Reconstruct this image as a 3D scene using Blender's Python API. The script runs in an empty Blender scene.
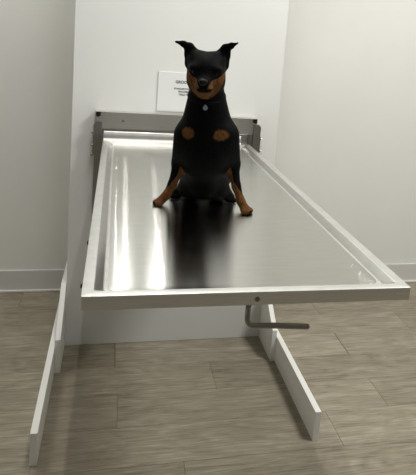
import bpy, bmesh, math, random
import numpy as np
from mathutils import Vector, Matrix

random.seed(7)
scene = bpy.context.scene
COL = scene.collection

# ------------------------------------------------------------------ helpers
def obj(name, bm, mat, parent=None, smooth=False, loc=None):
    me = bpy.data.meshes.new(name)
    bm.normal_update()
    bm.to_mesh(me); bm.free()
    if smooth:
        for p in me.polygons: p.use_smooth = True
    o = bpy.data.objects.new(name, me); COL.objects.link(o)
    if mat: me.materials.append(mat)
    if parent is not None: o.parent = parent
    if loc is not None: o.location = loc
    return o

def thing(name, label, cat, loc=(0, 0, 0), rz=0.0, group=None):
    o = bpy.data.objects.new(name, None); COL.objects.link(o)
    o.empty_display_size = 0.1
    o.location = loc; o.rotation_euler = (0, 0, rz)
    o['label'] = label; o['category'] = cat
    if group: o['group'] = group
    return o

def structure(o):
    o['kind'] = 'structure'; return o

def box_bm(x0, x1, y0, y1, z0, z1, bevel=0.0, seg=2):
    bm = bmesh.new()
    bmesh.ops.create_cube(bm, size=1.0)
    for v in bm.verts:
        v.co = Vector(((x0 + x1) / 2 + v.co.x * (x1 - x0), (y0 + y1) / 2 + v.co.y * (y1 - y0), (z0 + z1) / 2 + v.co.z * (z1 - z0)))
    if bevel > 0:
        bmesh.ops.bevel(bm, geom=bm.edges[:], offset=bevel, segments=seg, affect='EDGES', profile=0.5)
    return bm

def prism_bm(poly, x0, x1, bevel=0.0):
    """polygon given in (y, z), extruded from x0 to x1"""
    bm = bmesh.new()
    a = [bm.verts.new((x0, y, z)) for y, z in poly]
    b = [bm.verts.new((x1, y, z)) for y, z in poly]
    bm.faces.new(a); bm.faces.new(b[::-1])
    n = len(poly)
    for i in range(n):
        bm.faces.new((a[i], b[i], b[(i + 1) % n], a[(i + 1) % n]))
    bmesh.ops.recalc_face_normals(bm, faces=bm.faces[:])
    if bevel > 0:
        bmesh.ops.bevel(bm, geom=bm.edges[:], offset=bevel, segments=2, affect='EDGES', profile=0.5)
    return bm

def cyl_into(bm, c, axis, r, h, n=20, r2=None):
    m = Vector((0, 0, 1)).rotation_difference(Vector(axis)).to_matrix().to_4x4()
    bmesh.ops.create_cone(bm, cap_ends=True, segments=n, radius1=r, radius2=r if r2 is None else r2, depth=h,
                          matrix=Matrix.Translation(Vector(c)) @ m)

def tube_bm(path, r, n=14, round_end=True):
    bm = bmesh.new(); rings = []
    pts = [Vector(p) for p in path]; rad = [r] * len(pts)
    if round_end:
        d = (pts[-1] - pts[-2]).normalized()
        e = pts[-1].copy()
        for k in range(1, 6):
            t = k / 5 * math.pi / 2
            pts.append(e + d * r * math.sin(t)); rad.append(max(r * math.cos(t), 1e-4))
    up = None
    for i, p in enumerate(pts):
        t = (pts[min(i + 1, len(pts) - 1)] - pts[max(i - 1, 0)]).normalized()
        if up is None:
            up = t.orthogonal().normalized()
        up = (up - t * up.dot(t)).normalized()
        s = t.cross(up)
        rings.append([bm.verts.new(p + (up * math.cos(2 * math.pi * k / n) + s * math.sin(2 * math.pi * k / n)) * rad[i]) for k in range(n)])
    for a, b in zip(rings, rings[1:]):
        for k in range(n):
            bm.faces.new((a[k], a[(k + 1) % n], b[(k + 1) % n], b[k]))
    bm.faces.new(rings[0][::-1]); bm.faces.new(rings[-1])
    bmesh.ops.recalc_face_normals(bm, faces=bm.faces[:])
    return bm

# ------------------------------------------------------------------ materials
class NT:
    def __init__(s, name):
        s.m = bpy.data.materials.new(name); s.m.use_nodes = True
        s.t = s.m.node_tree; s.t.nodes.clear()
        s.out = s.t.nodes.new('ShaderNodeOutputMaterial')
        s.b = s.t.nodes.new('ShaderNodeBsdfPrincipled')
        s.t.links.new(s.b.outputs[0], s.out.inputs[0])
    def n(s, typ, **kw):
        nd = s.t.nodes.new(typ)
        for k, v in kw.items():
            if k.startswith('i_'):
                nd.inputs[k[2:].replace('_', ' ')].default_value = v
            else: setattr(nd, k, v)
        return nd
    def l(s, a, b): s.t.links.new(a, b)
    def set(s, **kw):
        for k, v in kw.items(): s.b.inputs[k.replace('_', ' ')].default_value = v
    def ramp(s, fac, stops):
        r = s.n('ShaderNodeValToRGB')
        while len(r.color_ramp.elements) < len(stops): r.color_ramp.elements.new(0.5)
        for e, (p, c) in zip(r.color_ramp.elements, stops):
            e.position = p; e.color = c if len(c) == 4 else (*c, 1)
        s.l(fac, r.inputs[0]); return r.outputs[0]
    def noise(s, vec, scale, detail=3, rough=0.5, dist=0.0):
        nd = s.n('ShaderNodeTexNoise'); nd.inputs['Scale'].default_value = scale
        nd.inputs['Detail'].default_value = detail; nd.inputs['Roughness'].default_value = rough
        nd.inputs['Distortion'].default_value = dist
        s.l(vec, nd.inputs['Vector']); return nd.outputs['Fac']
    def mapping(s, vec, scale=(1, 1, 1), loc=(0, 0, 0)):
        nd = s.n('ShaderNodeMapping'); nd.inputs['Scale'].default_value = scale; nd.inputs['Location'].default_value = loc
        s.l(vec, nd.inputs['Vector']); return nd.outputs[0]
    def bump(s, h, strength, dist):
        nd = s.n('ShaderNodeBump'); nd.inputs['Strength'].default_value = strength; nd.inputs['Distance'].default_value = dist
        s.l(h, nd.inputs['Height']); s.l(nd.outputs[0], s.b.inputs['Normal'])

def painted(name, col, rough=0.6, spec=0.3, var=0.02, scale=3.0):
    s = NT(name); tc = s.n('ShaderNodeTexCoord')
    f = s.noise(tc.outputs['Object'], scale, 4)
    lo = tuple(c * (1 - var) for c in col); hi = tuple(min(1, c * (1 + var)) for c in col)
    s.l(s.ramp(f, [(0.3, lo), (0.7, hi)]), s.b.inputs['Base Color'])
    s.set(Roughness=rough); s.b.inputs['Specular IOR Level'].default_value = spec
    s.bump(s.noise(tc.outputs['Object'], 220, 2), 0.08, 0.001)
    return s.m

def steel(name, col=(0.62, 0.61, 0.585), rough=0.3, aniso=0.0, stretch=(4, 60, 60), uv=False, rot=0.0, bstr=0.05):
    s = NT(name); tc = s.n('ShaderNodeTexCoord')
    v = s.mapping(tc.outputs['Object'], stretch)
    f = s.noise(v, 6, 5, 0.6)
    cl = s.noise(tc.outputs['Object'], 5, 3)
    s.l(s.ramp(f, [(0.3, tuple(c * 0.93 for c in col)), (0.7, tuple(min(1, c * 1.05) for c in col))]), s.b.inputs['Base Color'])
    mx = s.n('ShaderNodeMath', operation='MULTIPLY_ADD'); s.l(cl, mx.inputs[0])
    mx.inputs[1].default_value = 0.10; mx.inputs[2].default_value = rough - 0.05
    s.l(mx.outputs[0], s.b.inputs['Roughness'])
    s.set(Metallic=1.0)
    if aniso:
        s.set(Anisotropic=aniso); s.b.inputs['Anisotropic Rotation'].default_value = rot
        tg = s.n('ShaderNodeTangent', direction_type='UV_MAP', uv_map='UVMap')
        s.l(tg.outputs[0], s.b.inputs['Tangent'])
    s.bump(f, bstr, 0.0004)
    return s.m

M_WALL = painted('wall_paint', (0.80, 0.80, 0.765), 0.65, 0.25)
M_BASE = painted('baseboard_vinyl', (0.66, 0.65, 0.625), 0.45, 0.35)
M_SHOE = painted('trim_white', (0.80, 0.78, 0.74), 0.4, 0.4)
M_CEIL = painted('ceiling_white', (0.80, 0.80, 0.78), 0.9, 0.1)
M_PANEL = painted('panel_white', (0.77, 0.775, 0.755), 0.5, 0.3, 0.01)
M_BOARD = painted('board_white', (0.80, 0.79, 0.76), 0.45, 0.35, 0.015)
M_PAPER = painted('sign_card', (0.78, 0.785, 0.785), 0.5, 0.3, 0.01)
M_INK = painted('ink_grey', (0.06, 0.06, 0.065), 0.6, 0.2)
M_TOP = steel('brushed_steel_top', (0.67, 0.665, 0.635), 0.18, aniso=1.0, stretch=(3, 70, 20), rot=0.25)
def brushed(m):
    t = m.node_tree; b1 = next(n for n in t.nodes if n.type == 'BSDF_PRINCIPLED'); out = next(n for n in t.nodes if n.type == 'OUTPUT_MATERIAL')
    # the coarse scratches across the top: facets tilted at random about the brushing direction only
    N = t.nodes.new; L = t.links.new
    b0 = N('ShaderNodeBsdfAnisotropic'); b0.distribution = 'BECKMANN'; b0.inputs['Roughness'].default_value = 0.24
    b0.inputs['Anisotropy'].default_value = 0.7; b0.inputs['Rotation'].default_value = 0.0
    for k, q in (('Base Color', 'Color'), ('Tangent', 'Tangent'), ('Normal', 'Normal')): L(b1.inputs[k].links[0].from_socket, b0.inputs[q])
    b2 = N('ShaderNodeBsdfAnisotropic'); b2.distribution = 'BECKMANN'; b2.inputs['Roughness'].default_value = 0.06
    L(b1.inputs['Base Color'].links[0].from_socket, b2.inputs['Color'])
    geo = N('ShaderNodeNewGeometry'); sc = N('ShaderNodeVectorMath'); sc.operation = 'SCALE'; sc.inputs['Scale'].default_value = 7919.0
    L(geo.outputs['Position'], sc.inputs[0])
    wn = N('ShaderNodeTexWhiteNoise'); wn.noise_dimensions = '3D'; L(sc.outputs[0], wn.inputs['Vector'])
    ma = N('ShaderNodeMath'); ma.operation = 'MULTIPLY_ADD'; ma.inputs[1].default_value = 1.3; ma.inputs[2].default_value = -0.65; L(wn.outputs['Value'], ma.inputs[0])
    cx_ = N('ShaderNodeCombineXYZ'); L(ma.outputs[0], cx_.inputs[1])
    ad = N('ShaderNodeVectorMath'); ad.operation = 'ADD'; L(geo.outputs['Normal'], ad.inputs[0]); L(cx_.outputs[0], ad.inputs[1])
    nm = N('ShaderNodeVectorMath'); nm.operation = 'NORMALIZE'; L(ad.outputs[0], nm.inputs[0]); L(nm.outputs[0], b2.inputs['Normal'])
    t.nodes.remove(b1); b1 = b0
    mx = t.nodes.new('ShaderNodeMixShader'); mx.inputs[0].default_value = 0.045
    t.links.new(b1.outputs[0], mx.inputs[1]); t.links.new(b2.outputs[0], mx.inputs[2]); t.links.new(mx.outputs[0], out.inputs[0])
brushed(M_TOP)
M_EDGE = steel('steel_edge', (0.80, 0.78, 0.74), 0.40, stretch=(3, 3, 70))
M_UPRIGHT_SHADED = steel('steel_upright_shaded', (0.36, 0.355, 0.325), 0.36, stretch=(60, 60, 4))  # frame steel with the shade of a dark room reflection put into its colour
M_SLOPE_SHADED = steel('steel_slope_shaded', (0.46, 0.455, 0.43), 0.33, stretch=(6, 6, 6), bstr=0.02)  # tray steel coloured darker to stand in for the slope's darker reflection
M_RIM = steel('polished_rim', (0.66, 0.655, 0.63), 0.42, stretch=(6, 6, 6), bstr=0.02)
M_FRAME = steel('steel_frame', (0.60, 0.59, 0.545), 0.38, stretch=(4, 40, 60))
M_ROD = steel('steel_rod_dark', (0.30, 0.28, 0.25), 0.3, stretch=(4, 60, 60))
M_DARK = steel('dark_bolt', (0.05, 0.05, 0.05), 0.4)
M_BRIGHT = steel('bright_bolt', (0.6, 0.6, 0.58), 0.25)

def floor_mat():
    s = NT('vinyl_plank'); uv = s.n('ShaderNodeUVMap', uv_map='UVMap')
    at = s.n('ShaderNodeAttribute', attribute_name='tone')
    v1 = s.mapping(uv.outputs[0], (2.2, 22, 1)); v2 = s.mapping(uv.outputs[0], (9, 230, 1)); v3 = s.mapping(uv.outputs[0], (2.6, 7, 1), (3.1, 1.7, 0))
    g1 = s.noise(v1, 2.2, 6, 0.6, 1.3); g2 = s.noise(v2, 1.0, 3, 0.6, 0.4); g3 = s.noise(v3, 1.5, 4, 0.55, 2.2)
    w = s.n('ShaderNodeTexWave', wave_type='BANDS', bands_direction='Y'); w.inputs['Scale'].default_value = 2.0
    w.inputs['Distortion'].default_value = 14.0; w.inputs['Detail'].default_value = 3; w.inputs['Detail Scale'].default_value = 1.2
    s.l(s.mapping(uv.outputs[0], (1.4, 12, 1)), w.inputs['Vector'])
    def mad(a, m, add):
        n = s.n('ShaderNodeMath', operation='MULTIPLY_ADD'); s.l(a, n.inputs[0]); n.inputs[1].default_value = m
        if isinstance(add, float): n.inputs[2].default_value = add
        else: s.l(add, n.inputs[2])
        return n.outputs[0]
    f = mad(g1, 0.62, mad(g2, 0.22, mad(w.outputs['Fac'], 0.09, mad(g3, 0.44, mad(at.outputs['Fac'], 0.11, -0.22)))))
    s.l(s.ramp(f, [(0.22, (0.120, 0.099, 0.069)), (0.44, (0.228, 0.198, 0.147)), (0.58, (0.292, 0.258, 0.197)), (0.78, (0.40, 0.362, 0.288))]), s.b.inputs['Base Color'])
    s.set(Roughness=0.45); s.b.inputs['Specular IOR Level'].default_value = 0.3
    s.bump(g2, 0.12, 0.001)
    return s.m
M_FLOOR = floor_mat()

def coat_mat():
    s = NT('short_black_and_tan_coat'); tc = s.n('ShaderNodeTexCoord')
    at = s.n('ShaderNodeAttribute', attribute_name='tan')
    hair = s.noise(s.mapping(tc.outputs['Object'], (260, 260, 90)), 1.0, 3, 0.6)
    patch = s.noise(tc.outputs['Object'], 60, 4, 0.6)
    a = s.n('ShaderNodeMath', operation='MULTIPLY_ADD'); s.l(patch, a.inputs[0]); a.inputs[1].default_value = 0.7; s.l(at.outputs['Fac'], a.inputs[2])
    b = s.n('ShaderNodeMath', operation='MULTIPLY_ADD'); s.l(hair, b.inputs[0]); b.inputs[1].default_value = 0.13; s.l(a.outputs[0], b.inputs[2])
    fac = s.ramp(b.outputs[0], [(0.72, (0, 0, 0)), (1.20, (1, 1, 1))])
    tanc = s.ramp(hair, [(0.3, (0.052, 0.022, 0.007)), (0.7, (0.140, 0.064, 0.022))])
    blk = s.ramp(hair, [(0.3, (0.0016, 0.0016, 0.0018)), (0.75, (0.0042, 0.0041, 0.0043))])
    mx = s.n('ShaderNodeMixRGB'); s.l(fac, mx.inputs[0]); s.l(blk, mx.inputs[1]); s.l(tanc, mx.inputs[2])
    s.l(mx.outputs[0], s.b.inputs['Base Color'])
    s.set(Roughness=0.6); s.b.inputs['Specular IOR Level'].default_value = 0.035
    s.bump(hair, 0.35, 0.0015)
    return s.m
M_COAT = coat_mat()
def plain(name, col, rough, spec=0.5, metal=0.0):
    s = NT(name); tc = s.n('ShaderNodeTexCoord')
    f = s.noise(tc.outputs['Object'], 150, 3)
    s.l(s.ramp(f, [(0.3, tuple(c * 0.85 for c in col)), (0.7, tuple(min(1, c * 1.1) for c in col))]), s.b.inputs['Base Color'])
    s.set(Roughness=rough, Metallic=metal); s.b.inputs['Specular IOR Level'].default_value = spec
    return s.m
M_EYE = plain('dark_brown_eye', (0.005, 0.0035, 0.003), 0.12, 0.10)
M_NOSE = plain('black_nose_leather', (0.004, 0.004, 0.0045), 0.42, 0.14)
M_COLLAR = plain('black_nylon', (0.004, 0.004, 0.0045), 0.7, 0.05)
M_TAG = plain('silver_tag', (0.55, 0.55, 0.57), 0.25, 0.5, 1.0)
M_CLAW = plain('dark_claw', (0.02, 0.017, 0.014), 0.35, 0.4)

# ------------------------------------------------------------------ the setting
WALL_Y = 0.5255
PW = 0.177                                   # plank width
def make_floor():
    bm = bmesh.new(); uvl = bm.loops.layers.uv.new('UVMap'); tone = bm.faces.layers.float.new('tone')
    X0, X1 = -2.6, 3.6; PL = 1.024; g = 0.0004
    offs = {-1: 0.211, -3: 0.221, 1: 0.206, -4: 0.985, -2: 0.60, 0: 0.62, 2: 0.78, -5: 0.43, -6: 0.20}
    r0, r1 = int(-4.4 / PW), int(math.ceil(WALL_Y / PW))
    for r in range(r0, r1):
        y0, y1 = r * PW, min((r + 1) * PW, WALL_Y)
        o = offs.get(r, random.random() * PL)
        k = math.floor((X0 - o) / PL)
        while o + k * PL < X1:
            a, b = max(o + k * PL, X0), min(o + (k + 1) * PL, X1); k += 1
            if b - a < 0.01: continue
            gx = 0.0016 if r == -1 else 0.0007
            vs = [bm.verts.new((x, y, 0.0)) for x, y in ((a + gx, y0 + g), (b - gx, y0 + g), (b - gx, y1 - g), (a + gx, y1 - g))]
            f = bm.faces.new(vs); f[tone] = random.random()
            du, dv = random.random() * 40, random.random() * 40
            for lp in f.loops: lp[uvl].uv = (lp.vert.co.x + du, lp.vert.co.y + dv)
            # plank sides reach down to the grey sub-floor
            d = [bm.verts.new((v.co.x, v.co.y, -0.003)) for v in vs]
            for i in range(4):
                q = bm.faces.new((vs[i], d[i], d[(i + 1) % 4], vs[(i + 1) % 4])); q[tone] = 0.0
                for lp in q.loops: lp[uvl].uv = (lp.vert.co.x + du, lp.vert.co.y + dv)
    v = [bm.verts.new(c) for c in ((X0, -4.5, -0.003), (X1, -4.5, -0.003), (X1, WALL_Y, -0.003), (X0, WALL_Y, -0.003))]
    f = bm.faces.new(v); f[tone] = 0.0
    return structure(obj('floor', bm, M_FLOOR))
make_floor()
structure(obj('wall_back', box_bm(-2.6, 3.6, WALL_Y, WALL_Y + 0.1, 0, 2.7), M_WALL))
structure(obj('wall_left', box_bm(-2.7, -2.6, -4.5, WALL_Y + 0.1, 0, 2.7), M_WALL))
structure(obj('wall_right', box_bm(3.6, 3.7, -4.5, WALL_Y + 0.1, 0, 2.7), M_WALL))
structure(obj('ceiling', box_bm(-2.7, 3.7, -4.5, WALL_Y + 0.1, 2.7, 2.8), M_CEIL))
structure(obj('baseboard_back', box_bm(-2.6, 3.6, WALL_Y - 0.010, WALL_Y, 0, 0.1146, 0.003), M_BASE))
structure(obj('trim_1', box_bm(-2.6, 3.6, WALL_Y - 0.020, WALL_Y - 0.010, 0, 0.012, 0.003), M_SHOE))

# ------------------------------------------------------------------ display stand: upright panel on two side feet
W = 0.8596
stand = thing('display_stand', 'tall white display panel on white side braces and long flat feet, before the wall', 'display stand', (W / 2, 0.0, 0))
def st(name, bm, mat, smooth=False):
    o = obj(name, bm, mat, stand, smooth); o.location = (-W / 2, 0, 0); return o
TB = 0.0219
st('panel', box_bm(0, W, 0.0, 0.02, 0.0, 2.35, 0.0015), M_PANEL)
for x0, fl in ((-TB, 0.1945), (W, 0.1968)):
    poly = [(-fl, 0), (-fl, 0.1413), (0.0, 0.2841), (0.31, 0.2841 if x0 > 0 else 0.262), (0.31, 0)]
    st('brace', prism_bm(poly, x0 + 0.0003, x0 + TB - 0.0003, 0.0012), M_BOARD)
for x0, fl in ((-2 * TB, 0.6671), (W + TB, 0.6754)):
    st('foot', box_bm(x0, x0 + TB, -fl, 0.31, 0.0, 0.1124, 0.0012), M_BOARD)

# ------------------------------------------------------------------ little sign on the panel
SX0, SX1, SZ0, SZ1 = 0.3335, 0.512, 1.035, 1.198
sign = thing('wall_sign', 'small white printed card fixed to the panel behind the dog', 'sign', ((SX0 + SX1) / 2, 0.0, SZ0))
o = obj('sign_card', box_bm(SX0, SX1, -0.005, -0.0005, SZ0, SZ1, 0.001), M_PAPER, sign); o.location = (-(SX0 + SX1) / 2, 0, -SZ0)
def text_mesh(name, body, size, x, z, y, mat, parent, bold=0.0):
    cu = bpy.data.curves.new(name, 'FONT'); cu.body = body; cu.size = size; cu.align_x = 'CENTER'; cu.extrude = 0.0002; cu.offset = bold
    t = bpy.data.objects.new(name, cu); COL.objects.link(t)
    dg = bpy.context.evaluated_depsgraph_get(); dg.update()
    me = bpy.data.meshes.new_from_object(t.evaluated_get(dg))
    bpy.data.objects.remove(t); bpy.data.curves.remove(cu)
    me.transform(Matrix.Rotation(math.pi / 2, 4, 'X')); me.materials.clear(); me.materials.append(mat)
    o = bpy.data.objects.new(name, me); COL.objects.link(o); o.parent = parent
    o.location = (x, y, z); return o
for body, size, z, b in (('GROOMER', 0.0160, 1.1535, 0.0005), ('STAINLESS FOLDING', 0.0094, 1.1280, 0.0003), ('GROOMING', 0.0094, 1.1160, 0.0003), ('TABLE TOP', 0.0094, 1.1040, 0.0003)):
    t = text_mesh('lettering', body, size, 0.443 - (SX0 + SX1) / 2, z - SZ0, -0.0053, M_INK, sign, b)

# ------------------------------------------------------------------ steel grooming table
TX0, TX1, TY0, TY1, TZ, TH = 0.1256, 0.7256, -1.3853, -0.05, 0.9175, 0.0253
table = thing('grooming_table', 'fold-down stainless steel grooming table with raised rim, bracketed to the white panel', 'table', ((TX0 + TX1) / 2, -0.03, 0.0))
TO = Vector(((TX0 + TX1) / 2, -0.03, 0.0))
def tb(name, bm, mat, smooth=False, parent=None):
    o = obj(name, bm, mat, parent or table, smooth)
    if parent is None: o.location = -TO
    return o
def rrect(i, r, seg=6):
    x0, x1, y0, y1 = TX0 + i, TX1 - i, TY0 + i, TY1 - i
    pts = []
    for cx, cy, a0 in ((x1 - r, y1 - r, 0), (x0 + r, y1 - r, 90), (x0 + r, y0 + r, 180), (x1 - r, y0 + r, 270)):
        for k in range(seg + 1):
            a = math.radians(a0 + 90 * k / seg); pts.append((cx + r * math.cos(a), cy + r * math.sin(a)))
    return pts
def make_top():
    bm = bmesh.new(); uvl = bm.loops.layers.uv.new('UVMap')
    prof = [(0.004, -TH, 0.003), (0.0008, -TH, 0.003), (0.0, -TH + 0.0008, 0.003), (0.0, -0.0015, 0.003), (0.0006, -0.0004, 0.003), (0.002, 0.0, 0.003),
            (0.019, -0.0004, 0.006), (0.0205, -0.0012, 0.007), (0.0345, -0.0120, 0.015), (0.0360, -0.0124, 0.016), (0.0372, -0.0116, 0.017),
            (0.0385, -0.0112, 0.018), (0.0400, -0.0117, 0.019), (0.042, -0.0120, 0.020), (0.06, -0.0120, 0.02)]
    rings = []
    for i, z, r in prof:
        rings.append([bm.verts.new((x, y, TZ + z)) for x, y in rrect(i, r)])
    n = len(rings[0])
    for q, (a, b) in enumerate(zip(rings, rings[1:])):
        for k in range(n):
            f = bm.faces.new((a[k], a[(k + 1) % n], b[(k + 1) % n], b[k]))
            if 7 <= q < 9: f.material_index = 3           # sloping inner side, its darker reflection put into the colour
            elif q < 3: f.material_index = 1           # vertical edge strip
            elif q < 7 or 9 <= q < 13: f.material_index = 2      # polished rim and bead
    bm.faces.new(rings[-1]); bm.faces.new(rings[0][::-1])
    bmesh.ops.recalc_face_normals(bm, faces=bm.faces[:])
    for f in bm.faces:
        nz = abs(f.normal.z) if f.normal.length else 1
        for lp in f.loops:
            c = lp.vert.co
            lp[uvl].uv = (c.x, c.y) if nz > 0.3 else (c.x + c.y, c.z)
        f.smooth = True
    return bm
top = tb('tabletop', make_top(), M_TOP)
top.data.materials.append(M_EDGE); top.data.materials.append(M_RIM); top.data.materials.append(M_SLOPE_SHADED)
md = top.modifiers.new('split', 'EDGE_SPLIT'); md.split_angle = math.radians(17)
# upturned back lip
lipp = [(TY1 - 0.012, TZ - 0.001), (TY1 - 0.0085, TZ + 0.006), (TY1 - 0.006, TZ + 0.020), (TY1 - 0.002, TZ + 0.031), (TY1 + 0.002, TZ + 0.033), (TY1 + 0.004, TZ + 0.031), (TY1 + 0.004, TZ - 0.004), (TY1 - 0.012, TZ - 0.004)]
bm = prism_bm(lipp, TX0 + 0.001, TX1 - 0.038, 0.0008); uvl = bm.loops.layers.uv.new('UVMap')
for f in bm.faces:
    for lp in f.loops: lp[uvl].uv = (lp.vert.co.x, lp.vert.co.z + lp.vert.co.y)
tb('back_lip', bm, M_RIM)
# under-frame rails
for x in (TX0 + 0.03, TX1 - 0.06):
    tb('support_rail', box_bm(x, x + 0.03, TY0 + 0.16, -0.035, TZ - TH - 0.03, TZ - TH, 0.002), M_FRAME)
# mounting frame on the panel: top plate, two uprights with side flanges
FX0, FX1 = 0.0924, 0.7589
fr = tb('mounting_frame', box_bm(FX0, FX1, -0.032, -0.001, 0.955, 1.0255, 0.0015), M_FRAME)
tb('upright', box_bm(FX0, FX0 + 0.032, -0.030, -0.001, 0.60, 0.955, 0.0015), M_UPRIGHT_SHADED)
tb('upright', box_bm(FX1 - 0.032, FX1, -0.030, -0.001, 0.60, 0.955, 0.0015), M_UPRIGHT_SHADED)
tb('crossbar', box_bm(FX0 + 0.032, FX1 - 0.032, -0.026, -0.001, 0.60, 0.64, 0.0015), M_FRAME)
# hinge plates at both ends of the frame
for sx, x, zt in ((1, FX1 - 0.016, 1.000), (-1, FX0 + 0.026, 0.984)):
    bm = bmesh.new()
    pl = [(0, zt), (0.022, zt), (0.029, zt - 0.006), (0.032, zt - 0.016), (0.0305, zt - 0.040), (0.033, zt - 0.062), (0.033, zt - 0.135), (0, zt - 0.135)]
    a = [bm.verts.new((x + sx * px, -0.034, pz)) for px, pz in pl]; b = [bm.verts.new((x + sx * px, -0.041, pz)) for px, pz in pl]
    bm.faces.new(a); bm.faces.new(b[::-1])
    for i in range(len(pl)): bm.faces.new((a[i], b[i], b[(i + 1) % len(pl)], a[(i + 1) % len(pl)]))
    bmesh.ops.recalc_face_normals(bm, faces=bm.faces[:])
    tb('hinge_plate', bm, M_UPRIGHT_SHADED)
def bolt(name, c, axis, r, h, mat, head=True):
    bm = bmesh.new(); a = Vector(axis)
    cyl_into(bm, Vector(c) + a * h * 0.15, axis, r * 1.5, h * 0.3, 20)
    cyl_into(bm, Vector(c) + a * h * 0.65, axis, r, h * 0.7, 6, r * 0.85)
    return tb(name, bm, mat)
for z in (0.940, 0.889, 0.850):
    bolt('bolt', (FX0 - 0.0065, -0.0375, z), (-1, 0, 0), 0.0042, 0.0085, M_ROD)
    bolt('bolt', (FX1 + 0.0165, -0.0375, z), (1, 0, 0), 0.0042, 0.0085, M_ROD)
# dark corner latches of the frame
for sx, x in ((1, FX0 + 0.002), (-1, FX1 - 0.002)):
    bm = bmesh.new()
    pl = [(x, 1.0245), (x + sx * 0.021, 1.0235), (x + sx * 0.017, 1.016), (x + sx * 0.020, 1.010), (x + sx * 0.010, 1.004), (x, 1.006)]
    a = [bm.verts.new((px, -0.0325, pz)) for px, pz in pl]; b = [bm.verts.new((px, -0.0365, pz)) for px, pz in pl]
    bm.faces.new(a); bm.faces.new(b[::-1])
    for i in range(len(pl)): bm.faces.new((a[i], b[i], b[(i + 1) % len(pl)], a[(i + 1) % len(pl)]))
    bmesh.ops.recalc_face_normals(bm, faces=bm.faces[:])
    tb('corner_clip', bm, M_DARK)
for x in (0.200, 0.652):
    bolt('screw', (x, -0.032, 0.990), (0, -1, 0), 0.0035, 0.003, M_ROD)
bolt('screw', (0.4257, TY0, 0.9035), (0, -1, 0), 0.0032, 0.0025, M_ROD)
for y in (-1.33, -1.13):
    bolt('screw', (TX0, y, 0.9095), (-1, 0, 0), 0.0042, 0.0035, M_DARK)
    bolt('screw', (TX1, y, 0.9095), (1, 0, 0), 0.0042, 0.0035, M_DARK)
# bent release lever under the front edge
LX = 0.4145
path = [(LX, -1.372, 0.8925), (LX, -1.372, 0.861)]
for k in range(1, 9):
    t = k / 8 * math.pi / 2
    path.append((LX + 0.015 * (1 - math.cos(t)), -1.372 - 0.0005 * k / 8, 0.861 - 0.015 * math.sin(t)))
path += [(0.47, -1.375, 0.8455), (0.5265, -1.380, 0.8440)]
tb('release_lever', tube_bm(path, 0.0053), M_ROD, True)
bm = bmesh.new(); cyl_into(bm, (LX, -1.372, TZ - TH - 0.002), (0, 0, 1), 0.0085, 0.004)
tb('lever_collar', bm, M_ROD)

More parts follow.
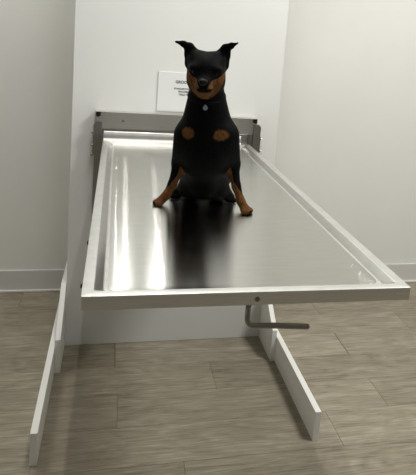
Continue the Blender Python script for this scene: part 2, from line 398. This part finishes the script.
# ------------------------------------------------------------------ the dog: one continuous body grown from a smooth distance field
def make_dog():
    E = []                                    # primitives: (kind, params, blend)
    def cap(a, b, ra, rb, k=0.02, sy=1.0, grp=0): E.append(('c', np.array(a), np.array(b), ra, rb, k, sy))
    def ell(c, r, k=0.02): E.append(('e', np.array(c), np.array(r), k))
    # trunk, seated
    ell((0.0, 0.012, 0.160), (0.074, 0.072, 0.095))
    ell((0.0, 0.06, 0.135), (0.070, 0.085, 0.085), 0.03)
    ell((0.0, 0.120, 0.080), (0.078, 0.080, 0.074), 0.03)
    ell((-0.001, 0.055, 0.060), (0.058, 0.062, 0.058), 0.02)
    for s in (-1, 1): ell((s * 0.040, 0.070, 0.028), (0.034, 0.050, 0.030), 0.015)
    cap((-0.004, 0.012, 0.225), (-0.009, -0.012, 0.315), 0.066, 0.044, 0.025)
    # shoulders and front legs: (shoulder, elbow, wrist, pastern, paw)
    for sh, el, wr, pa, to in (((-0.050, -0.008, 0.190), (-0.068, 0.020, 0.112), (-0.082, -0.004, 0.056), (-0.096, -0.014, 0.026), (-0.120, -0.026, 0.009)),
                               ((0.048, -0.008, 0.195), (0.072, 0.020, 0.118), (0.087, -0.006, 0.062), (0.101, -0.024, 0.028), (0.122, -0.046, 0.009))):
        cap(sh, el, 0.037, 0.022, 0.02)
        cap(el, wr, 0.0185, 0.0115, 0.012)
        cap(wr, pa, 0.0118, 0.0105, 0.008)
        cap(pa, [pa[i] * 0.45 + to[i] * 0.55 for i in range(2)] + [0.0125], 0.0112, 0.0122, 0.008)
        d = np.array(to) - np.array(pa); d[2] = 0; d /= np.linalg.norm(d); sd = np.array((-d[1], d[0], 0))
        for q, ln in ((-1.5, -0.004), (-0.5, 0.002), (0.5, 0.002), (1.5, -0.004)):
            base = np.array(pa) * 0.4 + np.array(to) * 0.6; base[2] = 0.0105
            tip = np.array((to[0], to[1], 0.0076)) + sd * q * 0.0086 + d * ln
            cap(base + sd * q * 0.0055, tip, 0.0082, 0.0074, 0.003)
    # folded hind legs
    for s in (-1, 1):
        cap((s * 0.048, 0.150, 0.080), (s * 0.066, 0.060, 0.098), 0.048, 0.028, 0.02)
        cap((s * 0.066, 0.060, 0.095), (s * 0.056, 0.150, 0.026), 0.022, 0.013, 0.012)
        cap((s * 0.056, 0.150, 0.020), (s * 0.076, 0.060, 0.012), 0.0125, 0.0115, 0.008)
        for q in (-1.5, -0.5, 0.5, 1.5):
            cap((s * 0.075 + q * 0.004, 0.062, 0.010), (s * 0.078 + q * 0.0065, 0.040 + abs(q) * 0.002, 0.0066), 0.0066, 0.006, 0.003)
    # head
    ell((-0.013, -0.030, 0.362), (0.048, 0.054, 0.047), 0.015)
    for s in (-1, 1): ell((-0.014 + s * 0.024, -0.020, 0.391), (0.026, 0.030, 0.022), 0.014)
    ell((-0.013, -0.010, 0.345), (0.044, 0.050, 0.045), 0.015)
    cap((-0.013, -0.045, 0.344), (-0.016, -0.088, 0.333), 0.033, 0.0185, 0.014)
    cap((-0.012, -0.035, 0.326), (-0.014, -0.078, 0.314), 0.028, 0.0165, 0.012)
    for s in (-1, 1):
        ell((-0.012 + s * 0.027, -0.036, 0.338), (0.020, 0.032, 0.025), 0.012)
        ell((-0.014 + s * 0.026, -0.066, 0.371), (0.014, 0.013, 0.008), 0.010)      # brow
        ell((-0.015 + s * 0.0105, -0.086, 0.322), (0.0115, 0.016, 0.0115), 0.006)   # flews
    # pricked ears with the tips folded out
    for pts in (((-0.0490, -0.012, 0.380), (-0.0545, -0.016, 0.404), (-0.0605, -0.020, 0.4175), (-0.0750, -0.030, 0.4255), (-0.0945, -0.040, 0.4290)),
                ((0.0225, -0.012, 0.382), (0.0275, -0.016, 0.407), (0.0325, -0.020, 0.4215), (0.0450, -0.030, 0.4300), (0.0615, -0.040, 0.4385))):
        rr = (0.022, 0.0170, 0.0120, 0.0075, 0.0034)
        for i in range(4): cap(pts[i], pts[i + 1], rr[i], rr[i + 1], 0.006, 1.9)
    # docked tail stub
    cap((0.0, 0.190, 0.055), (0.0, 0.222, 0.062), 0.014, 0.009, 0.012)

    h = 0.003
    lo = np.array((-0.165, -0.150, -0.006)); hi = np.array((0.165, 0.250, 0.455))
    N = np.ceil((hi - lo) / h).astype(int) + 1
    ax = [lo[i] + h * np.arange(N[i], dtype=np.float32) for i in range(3)]
    X, Y, Z = np.meshgrid(*ax, indexing='ij')
    X = X.astype(np.float32); Y = Y.astype(np.float32); Z = Z.astype(np.float32)
    F = np.full(X.shape, 1.0, np.float32)
    for e in E:
        if e[0] == 'e':
            _, c, r, k = e; m = float(max(r)) + 0.06
            bl, bh = c - m, c + m
        else:
            _, a, b, ra, rb, k, sy = e; m = max(ra, rb) + 0.06
            bl, bh = np.minimum(a, b) - m, np.maximum(a, b) + m
        i0 = np.clip(((bl - lo) / h).astype(int), 0, N - 1); i1 = np.clip(((bh - lo) / h).astype(int) + 2, 1, N)
        sl = tuple(slice(i0[i], i1[i]) for i in range(3))
        x, y, z = X[sl], Y[sl], Z[sl]
        if e[0] == 'e':
            px, py, pz = (x - c[0]) / r[0], (y - c[1]) / r[1], (z - c[2]) / r[2]
            k0 = np.sqrt(px * px + py * py + pz * pz) + 1e-9
            k1 = np.sqrt((px / r[0]) ** 2 + (py / r[1]) ** 2 + (pz / r[2]) ** 2) + 1e-9
            d = k0 * (k0 - 1) / k1
        else:
            ba = b - a; L2 = float(ba @ ba)
            t = np.clip(((x - a[0]) * ba[0] + (y - a[1]) * ba[1] + (z - a[2]) * ba[2]) / L2, 0, 1)
            dx, dy, dz = x - a[0] - t * ba[0], (y - a[1] - t * ba[1]) * sy, z - a[2] - t * ba[2]
            d = np.sqrt(dx * dx + dy * dy + dz * dz) - (ra + t * (rb - ra))
            if sy > 1: d = d / 1.3
        f = F[sl]
        hh = np.maximum(k - np.abs(f - d), 0) / k
        F[sl] = np.minimum(f, d) - hh * hh * k * 0.25
    F = np.maximum(F, (0.0008 - Z))              # flat where it rests on the table
    # eye sockets
    # naive surface nets
    neg = F < 0
    nx, ny, nz = F.shape
    cs = np.zeros((nx - 1, ny - 1, nz - 1, 3), np.float64); cnt = np.zeros((nx - 1, ny - 1, nz - 1), np.float64)
    for ax_ in range(3):
        o1, o2 = [i for i in range(3) if i != ax_]
        for d1 in (0, 1):
            for d2 in (0, 1):
                s0 = [None] * 3; s1 = [None] * 3
                s0[ax_] = slice(0, F.shape[ax_] - 1); s1[ax_] = slice(1, F.shape[ax_])
                for o_, d_ in ((o1, d1), (o2, d2)):
                    s0[o_] = s1[o_] = slice(d_, F.shape[o_] - 1 + d_)
                f0, f1 = F[tuple(s0)], F[tuple(s1)]
                cr = (f0 < 0) != (f1 < 0)
                t = np.where(cr, f0 / np.where(cr, f0 - f1, 1), 0)
                cs[..., ax_] += t * cr; cs[..., o1] += d1 * cr; cs[..., o2] += d2 * cr
                cnt += cr
    act = cnt > 0
    idx = np.full(act.shape, -1, np.int64); ii = np.argwhere(act); idx[act] = np.arange(len(ii))
    P = lo + h * (ii + cs[act] / cnt[act][:, None])
    quads = []
    for ax_ in range(3):
        o1, o2 = (ax_ + 1) % 3, (ax_ + 2) % 3
        s0 = [slice(None)] * 3; s1 = [slice(None)] * 3
        s0[ax_] = slice(0, F.shape[ax_] - 1); s1[ax_] = slice(1, F.shape[ax_])
        n0, n1 = neg[tuple(s0)], neg[tuple(s1)]
        e = np.argwhere(n0 != n1)
        e = e[(e[:, o1] > 0) & (e[:, o2] > 0) & (e[:, o1] < F.shape[o1] - 1) & (e[:, o2] < F.shape[o2] - 1)]
        flip = n0[tuple(e.T)]
        def at(a, b):
            q = e.copy(); q[:, o1] -= a; q[:, o2] -= b; return idx[tuple(q.T)]
        q = np.stack([at(1, 1), at(0, 1), at(0, 0), at(1, 0)], 1)
        q[~flip] = q[~flip][:, ::-1]
        quads.append(q)
    Q = np.concatenate(quads)
    # light smoothing of the net
    for it in range(2):
        acc = np.zeros_like(P); n = np.zeros(len(P))
        for k in range(4):
            np.add.at(acc, Q[:, k], P[Q[:, (k + 1) % 4]]); np.add.at(n, Q[:, k], 1)
            np.add.at(acc, Q[:, (k + 1) % 4], P[Q[:, k]]); np.add.at(n, Q[:, (k + 1) % 4], 1)
        P = P * 0.5 + acc / n[:, None] * 0.5
    u, v, z = P[:, 0], P[:, 1], P[:, 2]
    sm = lambda e0, e1, t: np.clip((t - e0) / (e1 - e0), 0, 1)
    # coat pattern
    def el(cu, cz, ru, rz): return 1 - np.sqrt(((u - cu) / ru) ** 2 + ((z - cz) / rz) ** 2)
    chest = np.maximum(el(-0.047, 0.203, 0.024, 0.023), el(0.037, 0.203, 0.030, 0.023)) * 2.4
    chest = 0.68 * np.clip(chest * 0.7, 0, 1) * sm(0.0, -0.015, v)
    ax_ = np.abs(u + 0.0125)
    wz_ = np.interp(z, (0.294, 0.300, 0.310, 0.325, 0.345, 0.362), (0.010, 0.021, 0.031, 0.039, 0.047, 0.052))
    top_ = np.interp(ax_, (0.0, 0.014, 0.022, 0.034, 0.048), (0.338, 0.342, 0.346, 0.351, 0.366))
    face = sm(0.003, -0.003, ax_ - wz_) * sm(0.003, -0.005, z - top_) * sm(-0.020, -0.036, v) * sm(0.291, 0.297, z)
    nosed = np.maximum(sm(0.0, 0.30, el(-0.015, 0.343, 0.020, 0.022)), sm(0.0, 0.5, el(-0.015, 0.328, 0.014, 0.017))) * sm(-0.05, -0.07, v)
    mouth = sm(1.0, 0.5, np.abs(z - 0.3175 - 9 * (u + 0.014) ** 2) / 0.0055) * sm(0.023, 0.015, np.abs(u + 0.011)) * sm(-0.045, -0.060, v)
    bridge = sm(0.014, 0.008, np.abs(u + 0.015)) * sm(0.330, 0.340, z)
    face = face * (1 - np.maximum(np.maximum(nosed, mouth * 0.9), bridge))
    legs = np.zeros_like(u)
    for s, pts in ((-1, ((-0.052, -0.002, 0.150), (-0.068, 0.016, 0.112), (-0.082, -0.004, 0.056), (-0.096, -0.014, 0.026), (-0.122, -0.028, 0.008))),
                   (1, ((0.056, -0.002, 0.155), (0.072, 0.016, 0.118), (0.087, -0.006, 0.062), (0.101, -0.024, 0.028), (0.124, -0.050, 0.008)))):
        dist = np.full_like(u, 1.0)
        for a, b in zip(pts, pts[1:]):
            a, b = np.array(a), np.array(b); t = np.clip(((P - a) @ (b - a)) / ((b - a) @ (b - a)), 0, 1)
            dist = np.minimum(dist, np.linalg.norm(P - a - t[:, None] * (b - a), axis=1))
        axu = np.interp(z, [q[2] for q in pts][::-1], [q[0] for q in pts][::-1]); rel = (u - axu) * (-s)
        side = sm(0.001, 0.008, rel + 0.022 * sm(0.080, 0.035, z))
        legs = np.maximum(legs, sm(0.027, 0.021, dist) * side * sm(0.148, 0.120, z) * sm(0.030, 0.012, v))
        toe = np.linalg.norm(P - np.array(pts[4]) - np.array((0.008 * s, -0.006, -0.002)), axis=1)
        legs = legs * (1 - 0.8 * sm(0.0125, 0.007, toe)) * (1 - 0.7 * sm(0.0045, 0.002, z))
    tan = np.clip(np.maximum(np.maximum(chest, face), legs * 0.78), 0, 1)
    me = bpy.data.meshes.new('body')
    me.from_pydata(P.tolist(), [], Q.tolist()); me.update()
    at_ = me.attributes.new('tan', 'FLOAT', 'POINT'); at_.data.foreach_set('value', tan.astype(np.float32))
    me.polygons.foreach_set('use_smooth', [True] * len(me.polygons))
    me.materials.append(M_COAT)
    root = thing('dog', 'small black and tan prick-eared dog sitting on the steel table facing the camera', 'dog', (0.405, -0.86, TZ - 0.0120 - 0.0007), math.radians(-11))
    body = bpy.data.objects.new('body', me); COL.objects.link(body); body.parent = root
    for s in (-1, 1):
        bm = bmesh.new(); bmesh.ops.create_uvsphere(bm, u_segments=20, v_segments=14, radius=0.0078)
        e = obj('eye', bm, M_EYE, root, True, (-0.0145 + s * 0.0235, -0.0715, 0.361))
    # nose
    bm = bmesh.new(); bmesh.ops.create_uvsphere(bm, u_segments=24, v_segments=16, radius=1.0)
    for vtx in bm.verts:
        c = vtx.co; wz = 1 + 0.25 * c.z
        vtx.co = Vector((c.x * 0.0105 * wz, c.y * 0.0085, c.z * 0.0085))
        for q in (-1, 1):
            dd = (vtx.co - Vector((q * 0.0052, -0.0075, -0.0015))).length
            if dd < 0.0034: vtx.co.y += 0.003 * (1 - dd / 0.0034)
    obj('nose', bm, M_NOSE, root, True, (-0.0165, -0.1045, 0.3395))
    # collar and tag
    bm = bmesh.new(); n = 40; rings = []
    for k in range(n):
        a = 2 * math.pi * k / n; ca, sa = math.cos(a), math.sin(a)
        cx, cy, cz = -0.008 + 0.0505 * ca, -0.003 + 0.0530 * sa, 0.297 + 0.014 * sa
        ring = []
        for dr, dz in ((-0.005, -0.004), (-0.001, -0.004), (-0.0003, 0.0), (-0.001, 0.004), (-0.005, 0.004)):
            ring.append(bm.verts.new((cx + dr * ca, cy + dr * sa, cz + dz)))
        rings.append(ring)
    for k in range(n):
        a, b = rings[k], rings[(k + 1) % n]
        for j in range(5): bm.faces.new((a[j], b[j], b[(j + 1) % 5], a[(j + 1) % 5]))
    bmesh.ops.recalc_face_normals(bm, faces=bm.faces[:])
    col = obj('collar', bm, M_COLLAR, root, True)
    bm = bmesh.new(); cyl_into(bm, (0, 0, 0), (0, -1, 0.15), 0.0062, 0.0014, 20); cyl_into(bm, (0, 0, 0.0065), (0, -1, 0.15), 0.002, 0.0014, 10)
    t = obj('tag', bm, M_TAG, col, False, (-0.008, -0.0625, 0.2725)); t['label'] = 'silver round tag'
    return root
make_dog()

# ------------------------------------------------------------------ light: ceiling lamps, an added left fill lamp and a dim surround
def area(name, loc, sx, sy, power, col=(1, 0.995, 0.96), rot=(0, 0, 0)):
    li = bpy.data.lights.new(name, 'AREA'); li.shape = 'RECTANGLE'; li.size = sx; li.size_y = sy; li.energy = power; li.color = col
    o = bpy.data.objects.new(name, li); COL.objects.link(o); o.location = loc; o.rotation_euler = rot; return o
area('key_or_fill_lamp', (1.75, -1.0, 2.68), 0.5, 0.5, 46)
area('ceiling_tube', (0.25, -0.8, 2.68), 0.022, 1.8, 12)
area('ceiling_tube', (0.43, -0.8, 2.68), 0.022, 1.8, 12)
area('key_or_fill_lamp', (-0.95, 0.0, 2.68), 0.6, 0.6, 13)  # unseen fill lamp, added to brighten the left wall and floor
w = bpy.data.worlds.new('World'); scene.world = w; w.use_nodes = True
w.node_tree.nodes['Background'].inputs[0].default_value = (1.0, 0.995, 0.97, 1)
w.node_tree.nodes['Background'].inputs[1].default_value = 0.13

# ------------------------------------------------------------------ camera
cd = bpy.data.cameras.new('camera'); cam = bpy.data.objects.new('camera', cd); COL.objects.link(cam); scene.camera = cam
f_px, cx, cy = 545.6691, 243.7021, 126.4194
cd.sensor_fit = 'AUTO'; cd.sensor_width = 36.0; cd.lens = f_px * 36.0 / 475.0
cd.shift_x = -(cx - 208.0) / 475.0; cd.shift_y = -(237.5 - cy) / 475.0
cd.clip_start = 0.05
pit, rol, yaw = (math.radians(a) for a in (9.0257, 4.6821, 13.4892))
fw = Vector((math.sin(yaw) * math.cos(pit), math.cos(yaw) * math.cos(pit), -math.sin(pit)))
r0 = Vector((math.cos(yaw), -math.sin(yaw), 0)); u0 = r0.cross(fw)
rr = math.cos(rol) * r0 + math.sin(rol) * u0; uu = -math.sin(rol) * r0 + math.cos(rol) * u0
cam.matrix_world = Matrix(((rr.x, uu.x, -fw.x, 0.1673), (rr.y, uu.y, -fw.y, -2.253), (rr.z, uu.z, -fw.z, 1.3529), (0, 0, 0, 1)))

vs = scene.view_settings
vs.view_transform = 'Standard'; vs.look = 'None'; vs.exposure = 0.0; vs.gamma = 1.0; vs.use_curve_mapping = False
